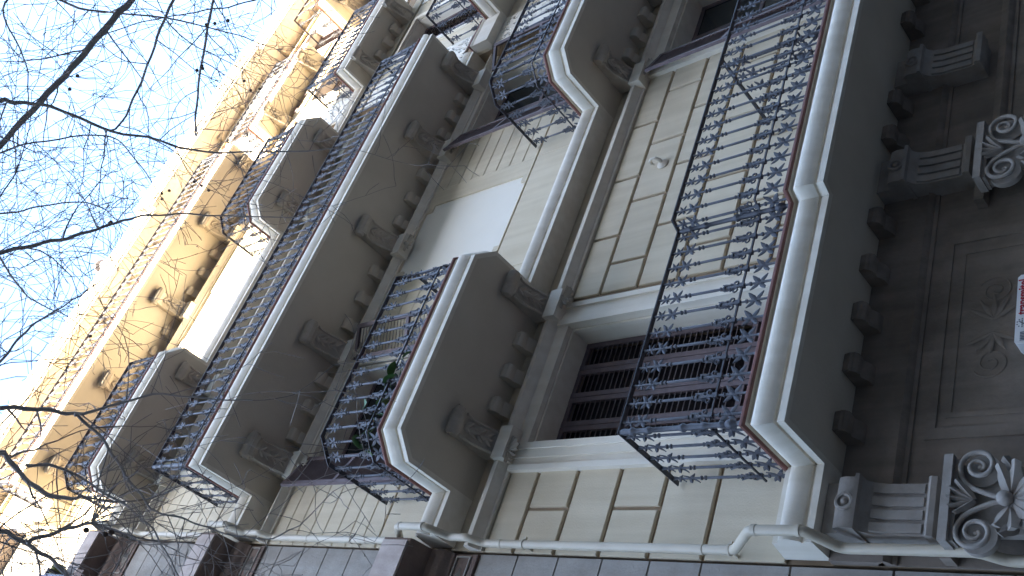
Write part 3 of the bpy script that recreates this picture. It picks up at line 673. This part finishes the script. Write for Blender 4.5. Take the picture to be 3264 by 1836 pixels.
# neighbour's balcony, olive blind box and a blue-grey sheet hung out
nb = MB().box(-1.6, 1.75, -1.0, 0, 13.0, 13.22).build('balcony', 'brownstone', N, NO, smooth=False)
MB().sweep([(-.02, 14.2), (.02, 14.2), (.02, 14.23), (-.02, 14.23)], [(1.72, 0), (1.72, -.97), (-1.6, -.97)], True).build('handrail', 'rail', nb)
for k in range(22): MB().box(-1.6 + k * .155 - .008, -1.6 + k * .155 + .008, -.985, -.965, 13.22, 14.2).build('baluster', 'rail', nb, smooth=False)
sheet = MB(); n = 16
for i in range(n + 1):
    x = 1.0 + .62 * i / n; yy = -1.02 - .03 * math.sin(i * 1.7)
    sheet.v += [(x, yy, 14.25), (x, yy - .02 + .02 * math.sin(i * 2.3), 13.45), (x, yy + .025, 14.25), (x, yy + .01 + .02 * math.sin(i * 2.3), 13.45)]
for i in range(n): a = i * 4; sheet.f += [(a, a + 4, a + 5, a + 1), (a + 2, a + 3, a + 7, a + 6), (a, a + 2, a + 6, a + 4), (a + 1, a + 5, a + 7, a + 3)]
tag(sheet.build('hanging_sheet', 'bluecloth'), 'slate blue sheet hung over the stone neighbour balcony rail', 'sheet')
aw = empty('awning', (1.0, 0, 15.1)); tag(aw, 'rolled olive awning over the stone neighbour balcony', 'awning')
MB().tube([(-1.6, -.55, 0), (.95, -.55, 0)], .09, 12).build('roll', 'green', aw); MB().add([(-1.6, -.1, .35), (.95, -.1, .35), (.95, -.6, .06), (-1.6, -.6, .06), (-1.6, -.1, .32), (.95, -.1, .32), (.95, -.6, .03), (-1.6, -.6, .03)], [(0, 1, 2, 3), (4, 7, 6, 5), (0, 4, 5, 1), (1, 5, 6, 2), (2, 6, 7, 3), (3, 7, 4, 0)]).build('cloth', 'green', aw, smooth=False)

# ------------------------------------------------------------------ flues on the roof edge
def flue(x, y, h, label):
    f_ = empty('roof_flue', (x, y, ZT + .75)); tag(f_, label, 'flue', 'flues on the roof edge')
    MB().lathe([(.13, -.3), (.13, h)], 10).build('stack', 'zinc', f_); MB().lathe([(.03, h), (.03, h + .14), (.19, h + .14), (.19, h + .2), (.0, h + .26)], 10).build('cowl', 'zinc', f_)
flue(9.75, -.25, 2.0, 'slim metal flue with cowl above the cornice, nearer the stone building')
flue(18.3, -.25, 1.25, 'slim metal flue with cowl above the cornice, farther from the stone building')

# ------------------------------------------------------------------ potted plant on the second-floor balcony
pl = empty('potted_plant', (3.66, -.86, ZB + TH)); tag(pl, 'leafy green houseplant in clay pot on the canted balcony', 'plant')
MB().lathe([(.09, 0), (.13, .22), (.145, .23), (.145, .26), (.115, .26), (.105, .22)], 14).build('pot', 'pot', pl)
def big_leaf(L, W):
    v = []; f = []; seg = 7
    for i in range(seg + 1):
        t = i / seg; wd = W * math.sin(PI * min(1, .12 + .88 * t)) ** .7 if t < 1 else .003; z = -.25 * L * t * t
        v += [(-wd, L * t, z + wd * .25), (0, L * t, z), (wd, L * t, z + wd * .25)]
    for i in range(seg): a = i * 3; f += [(a, a + 1, a + 4, a + 3), (a + 1, a + 2, a + 5, a + 4)]
    return MB().add(v, f).mesh('leaf', M['leaf'])
LF = big_leaf(.20, .068); rnd = random.Random(3); st = MB()
spots = [(3.63, -1.16, 8.08, .9), (3.36, -1.05, 8.12, 1.1), (3.19, -1.02, 7.9, .7), (4.22, -1.13, 7.84, .6), (4.0, -1.14, 7.9, .8), (3.93, -1.12, 7.98, .9), (3.5, -.9, 8.2, .8), (3.8, -.95, 8.22, .8), (3.72, -1.0, 7.95, .7), (3.45, -1.1, 7.86, .6), (3.58, -.75, 8.1, .8), (3.85, -.8, 8.05, .7)]
for x, y, z, k in spots:
    p = Vector((x - 3.66, y + .86, z - ZB - TH)); a = math.atan2(p.y, p.x)
    st.tube([(0, 0, .22), (p.x * .45, p.y * .45, .22 + (p.z - .22) * .7 + .06), p], .005, 5); o = link('leaf', LF, pl, p); o.rotation_euler = (rnd.uniform(-1.0, -.1), rnd.uniform(-.5, .5), a - PI / 2 + rnd.uniform(-.6, .6)); o.scale = [k] * 3
st.build('stems', 'leaf', pl)

# ------------------------------------------------------------------ bare plane trees (trunks out of the picture, limbs overhead)
def rayp(px, py, t):
    """point t metres from the eye in the direction seen at photo position (px, py)"""
    d = rt * ((px - 1632) / 3092.5) - up * ((py - 918) / 3092.5) - bk; d.normalize(); return Vector((0, -6, 0)) + d * t
def reg(n, x, y): return ((0, 1088, 2176)[(n - 1) % 3] + x * .42236, (0, 612, 1224)[(n - 1) // 3] + y * .42236)
def smooth_path(p, it=2):
    for _ in range(it):
        q = [p[0]]
        for a, b in zip(p, p[1:]): q += [a.lerp(b, .25), a.lerp(b, .75)]
        q.append(p[-1]); p = q
    return p
class Tree:
    def __init__(s, name, label, base, seed):
        s.root = empty(name, base); tag(s.root, label, 'tree', 'bare plane trees along the pavement'); s.base = Vector(base); s.rnd = random.Random(seed); s.tw = MB(); s.balls = []
    def limb(s, pts, r0, r1, dens=1.0, fork=None):
        P = smooth_path([Vector(p) for p in pts]); n = len(P); rn = s.rnd
        Q = []; ph = rn.uniform(0, 6)
        for i, p in enumerate(P): Q.append(p + Vector((math.sin(i * 1.3 + ph), math.cos(i * 1.7 + ph), math.sin(i * .9 + ph * 2))) * .005)
        rad = [r0 + (r1 - r0) * (i / (n - 1)) ** .8 for i in range(n)]
        MB().tube([q - s.base for q in Q], [r * rn.uniform(.93, 1.08) for r in rad], 8).build('branch', 'bark', s.root)
        # side shoots
        L = sum((b - a).length for a, b in zip(Q, Q[1:])); acc = 0; nxt = .15
        for i in range(n - 1):
            seg = Q[i + 1] - Q[i]; acc += seg.length
            while acc > nxt:
                nxt += rn.uniform(.12, .34) / dens; d = seg.normalized()
                if (Q[i] - Vector((0, -6, 0))).length < 3.2: continue
                pd = Vector((rn.gauss(0, 1), rn.gauss(0, 1), rn.gauss(0, 1))); pd = (pd - d * pd.dot(d)).normalized()
                s.shoot(Q[i].lerp(Q[i + 1], rn.random()), (d * rn.uniform(.3, 1.0) + pd).normalized(), rn.uniform(.5, 1.7) * (1 - .35 * i / n), min(rad[i] * .55, rn.uniform(.005, .009)), 0)
        s.shoot(Q[-1], (Q[-1] - Q[-2]).normalized(), 1.0, r1, 0)
    def shoot(s, p, d, L, r, lev):
        rn = s.rnd; n = max(3, int(L / .11)); P = [p.copy()]; rd = [r]; st_ = L / n; bend = Vector((rn.gauss(0, .12), rn.gauss(0, .12), rn.gauss(0.02, .12)))
        for i in range(n):
            d = (d + bend * .5 + Vector((rn.gauss(0, .13), rn.gauss(0, .13), rn.gauss(0, .13)))).normalized(); p = p + d * st_; P.append(p.copy())
            rr = max(.0022, r * (1 - .75 * (i + 1) / n)); rd.append(rr * (1.45 if (lev and i % 2) else 1.0))
            if lev < 2 and i > 0 and rn.random() < (.62 if lev == 0 else .34):
                pd = Vector((rn.gauss(0, 1), rn.gauss(0, 1), rn.gauss(0, 1))); pd = (pd - d * pd.dot(d)).normalized()
                s.shoot(p, (d * rn.uniform(.4, 1.1) + pd).normalized(), L * rn.uniform(.28, .62), max(.0026, rr * .7), lev + 1)
        s.tw.tube([q - s.base for q in P], rd, 3 if lev else 4, False)
        if lev == 0 and rn.random() < .07:
            for k in range(rn.choice((1, 2, 3))): s.balls.append(P[-1] + Vector((rn.uniform(-.08, .08), rn.uniform(-.08, .08), -.08 - .07 * k)))
    def finish(s):
        o = s.tw.build('twigs', 'twig', s.root, smooth=False); o['kind'] = 'stuff'
        bm_ = MB().ball((0, 0, 0), .017, 7, 5).mesh('seed_ball', M['ball']); stl = MB()
        for b in s.balls[:70]: link('seed_ball', bm_, s.root, b - s.base); stl.tube([b - s.base, b - s.base + Vector((.01, 0, .09))], .0016, 3)
        if stl.v: stl.build('seed_stalks', 'twig', s.root, smooth=False)['kind'] = 'stuff'
def rp(n, L, t0, t1):
    k = len(L) - 1; return [rayp(*reg(n, x, y), t0 + (t1 - t0) * i / k) for i, (x, y) in enumerate(L)]
T1 = Tree('plane_tree', 'bare plane tree whose limbs spread up the sky towards the stone building', (-1.1, -7.2, GZ), 11)
F1 = Vector((-1.1, -7.2, 4.2))
MB().lathe([(.30, 0), (.25, .3), (.22, 1.5), (.20, 3.5), (.19, 4.8), (.17, 6.0)], 14).build('trunk', 'bark', T1.root)
def from_fork(F, P, up_=2.0):
    a = P[0]; return [F, F.lerp(a, .35) + Vector((0, 0, up_ * .6)), F.lerp(a, .72) + Vector((0, 0, up_ * .45))] + P
T1.limb(from_fork(F1, rp(1, [(0, 735), (120, 780), (290, 780), (500, 840), (800, 990), (1150, 1040), (1470, 1150), (1850, 1150), (2300, 1140), (2576, 1120)], 8.2, 8.8)), .024, .004, 1.2)
T1.limb(from_fork(F1, rp(4, [(0, 455), (300, 390), (530, 345), (760, 270), (930, 215), (1060, 180), (1400, 160), (1680, 185), (2230, 190)], 7.4, 8.2)), .021, .004, 1.2)
T1.limb(from_fork(F1, rp(4, [(-300, 1600), (0, 1290), (150, 1090), (290, 970), (450, 880), (620, 770), (760, 670)], 8.6, 9.2)), .018, .004, 1.5)
T1.limb(from_fork(F1, rp(7, [(0, 165), (300, 190), (540, 225), (640, 225), (850, 160), (1200, 60), (1480, 110), (1900, 125)], 6.6, 7.4)), .022, .004, 1.1)
T1.limb(rp(7, [(560, 225), (700, 330), (850, 520), (950, 700), (1130, 920), (1140, 960), (1340, 1000), (1500, 1060), (1700, 1130), (2030, 1190), (2270, 1060)], 6.75, 7.1), .012, .004, 1.4)
T1.limb(from_fork(F1, rp(7, [(0, 480), (90, 600), (200, 730), (340, 830), (500, 870), (620, 850)], 6.8, 7.2)), .027, .011, .9)
T1.limb(rp(7, [(200, 610), (480, 620), (730, 790), (960, 920), (1150, 1080), (1210, 1200), (1330, 1400), (1400, 1600)], 6.9, 7.3), .011, .004, 1.5)
T1.limb(from_fork(F1, rp(7, [(0, 1090), (140, 1170), (300, 1270), (420, 1340), (560, 1520)], 6.6, 7.0)), .020, .011, 1.0)
T1.limb(rp(7, [(200, 1190), (450, 1110), (620, 1060), (700, 1050)], 6.7, 7.0), .014, .010, 1.5)
K = rayp(*reg(7, 690, 1050), 7.0)
for k in range(13): T1.shoot(K, (rt * T1.rnd.uniform(.1, 1) + up * T1.rnd.uniform(-.6, .7) - bk * T1.rnd.uniform(-.5, .5)).normalized(), T1.rnd.uniform(.3, .8), .006, 1)
T1.limb(from_fork(F1, rp(4, [(-150, 300), (0, 480), (120, 700), (260, 830), (420, 900)], 9.0, 9.6)), .016, .005, 1.6)
T1.limb(from_fork(F1, rp(1, [(-200, 1300), (0, 1130), (400, 1050), (760, 1010), (900, 1050), (1100, 1300)], 9.0, 9.4)), .013, .005, 1.6)
T1.limb(from_fork(F1, rp(4, [(-200, 100), (0, 180), (200, 130), (450, 80), (700, 75), (830, 160)], 9.5, 9.9)), .013, .005, 1.5)
T1.finish()
T2 = Tree('plane_tree', 'bare plane tree reaching in over the sky from the street corner of the frame', (9.6, -7.0, GZ), 23)
F2 = Vector((9.6, -7.0, 4.4))
MB().lathe([(.30, 0), (.25, .3), (.22, 1.5), (.20, 3.5), (.19, 4.8), (.17, 6.1)], 14).build('trunk', 'bark', T2.root)
T2.limb(from_fork(F2, rp(1, [(1150, -180), (1000, 0), (880, 110), (640, 400), (500, 560), (280, 790), (0, 1100), (-250, 1350)], 9.4, 8.8), 1.2), .032, .023, .8)
T2.limb(from_fork(F2, rp(1, [(1400, -200), (1310, 0), (1220, 180), (1130, 460), (1020, 720), (910, 960), (800, 990)], 10.4, 9.8), 1.2), .021, .008, 1.2)
T2.limb(from_fork(F2, rp(1, [(1700, -250), (1610, 0), (1560, 230), (1490, 700), (1470, 960), (1480, 1030)], 10.8, 10.2), 1.2), .022, .008, 1.1)
T2.limb(from_fork(F2, rp(1, [(200, -120), (420, 0), (700, 90), (1200, 120), (1600, 210), (1900, 300), (2100, 380)], 9.2, 10.5), 1.4), .019, .004, 1.3)
T2.limb(from_fork(F2, rp(1, [(160, -100), (0, 40), (80, 250), (200, 450), (220, 700), (190, 950)], 9.8, 9.5), 1.2), .015, .004, 1.4)
T2.limb(from_fork(F2, rp(1, [(2100, -60), (1800, 40), (1600, 70), (1250, 130), (1000, 180), (700, 300), (520, 480)], 10.0, 9.4), 1.0), .011, .004, 1.4)
T2.finish()
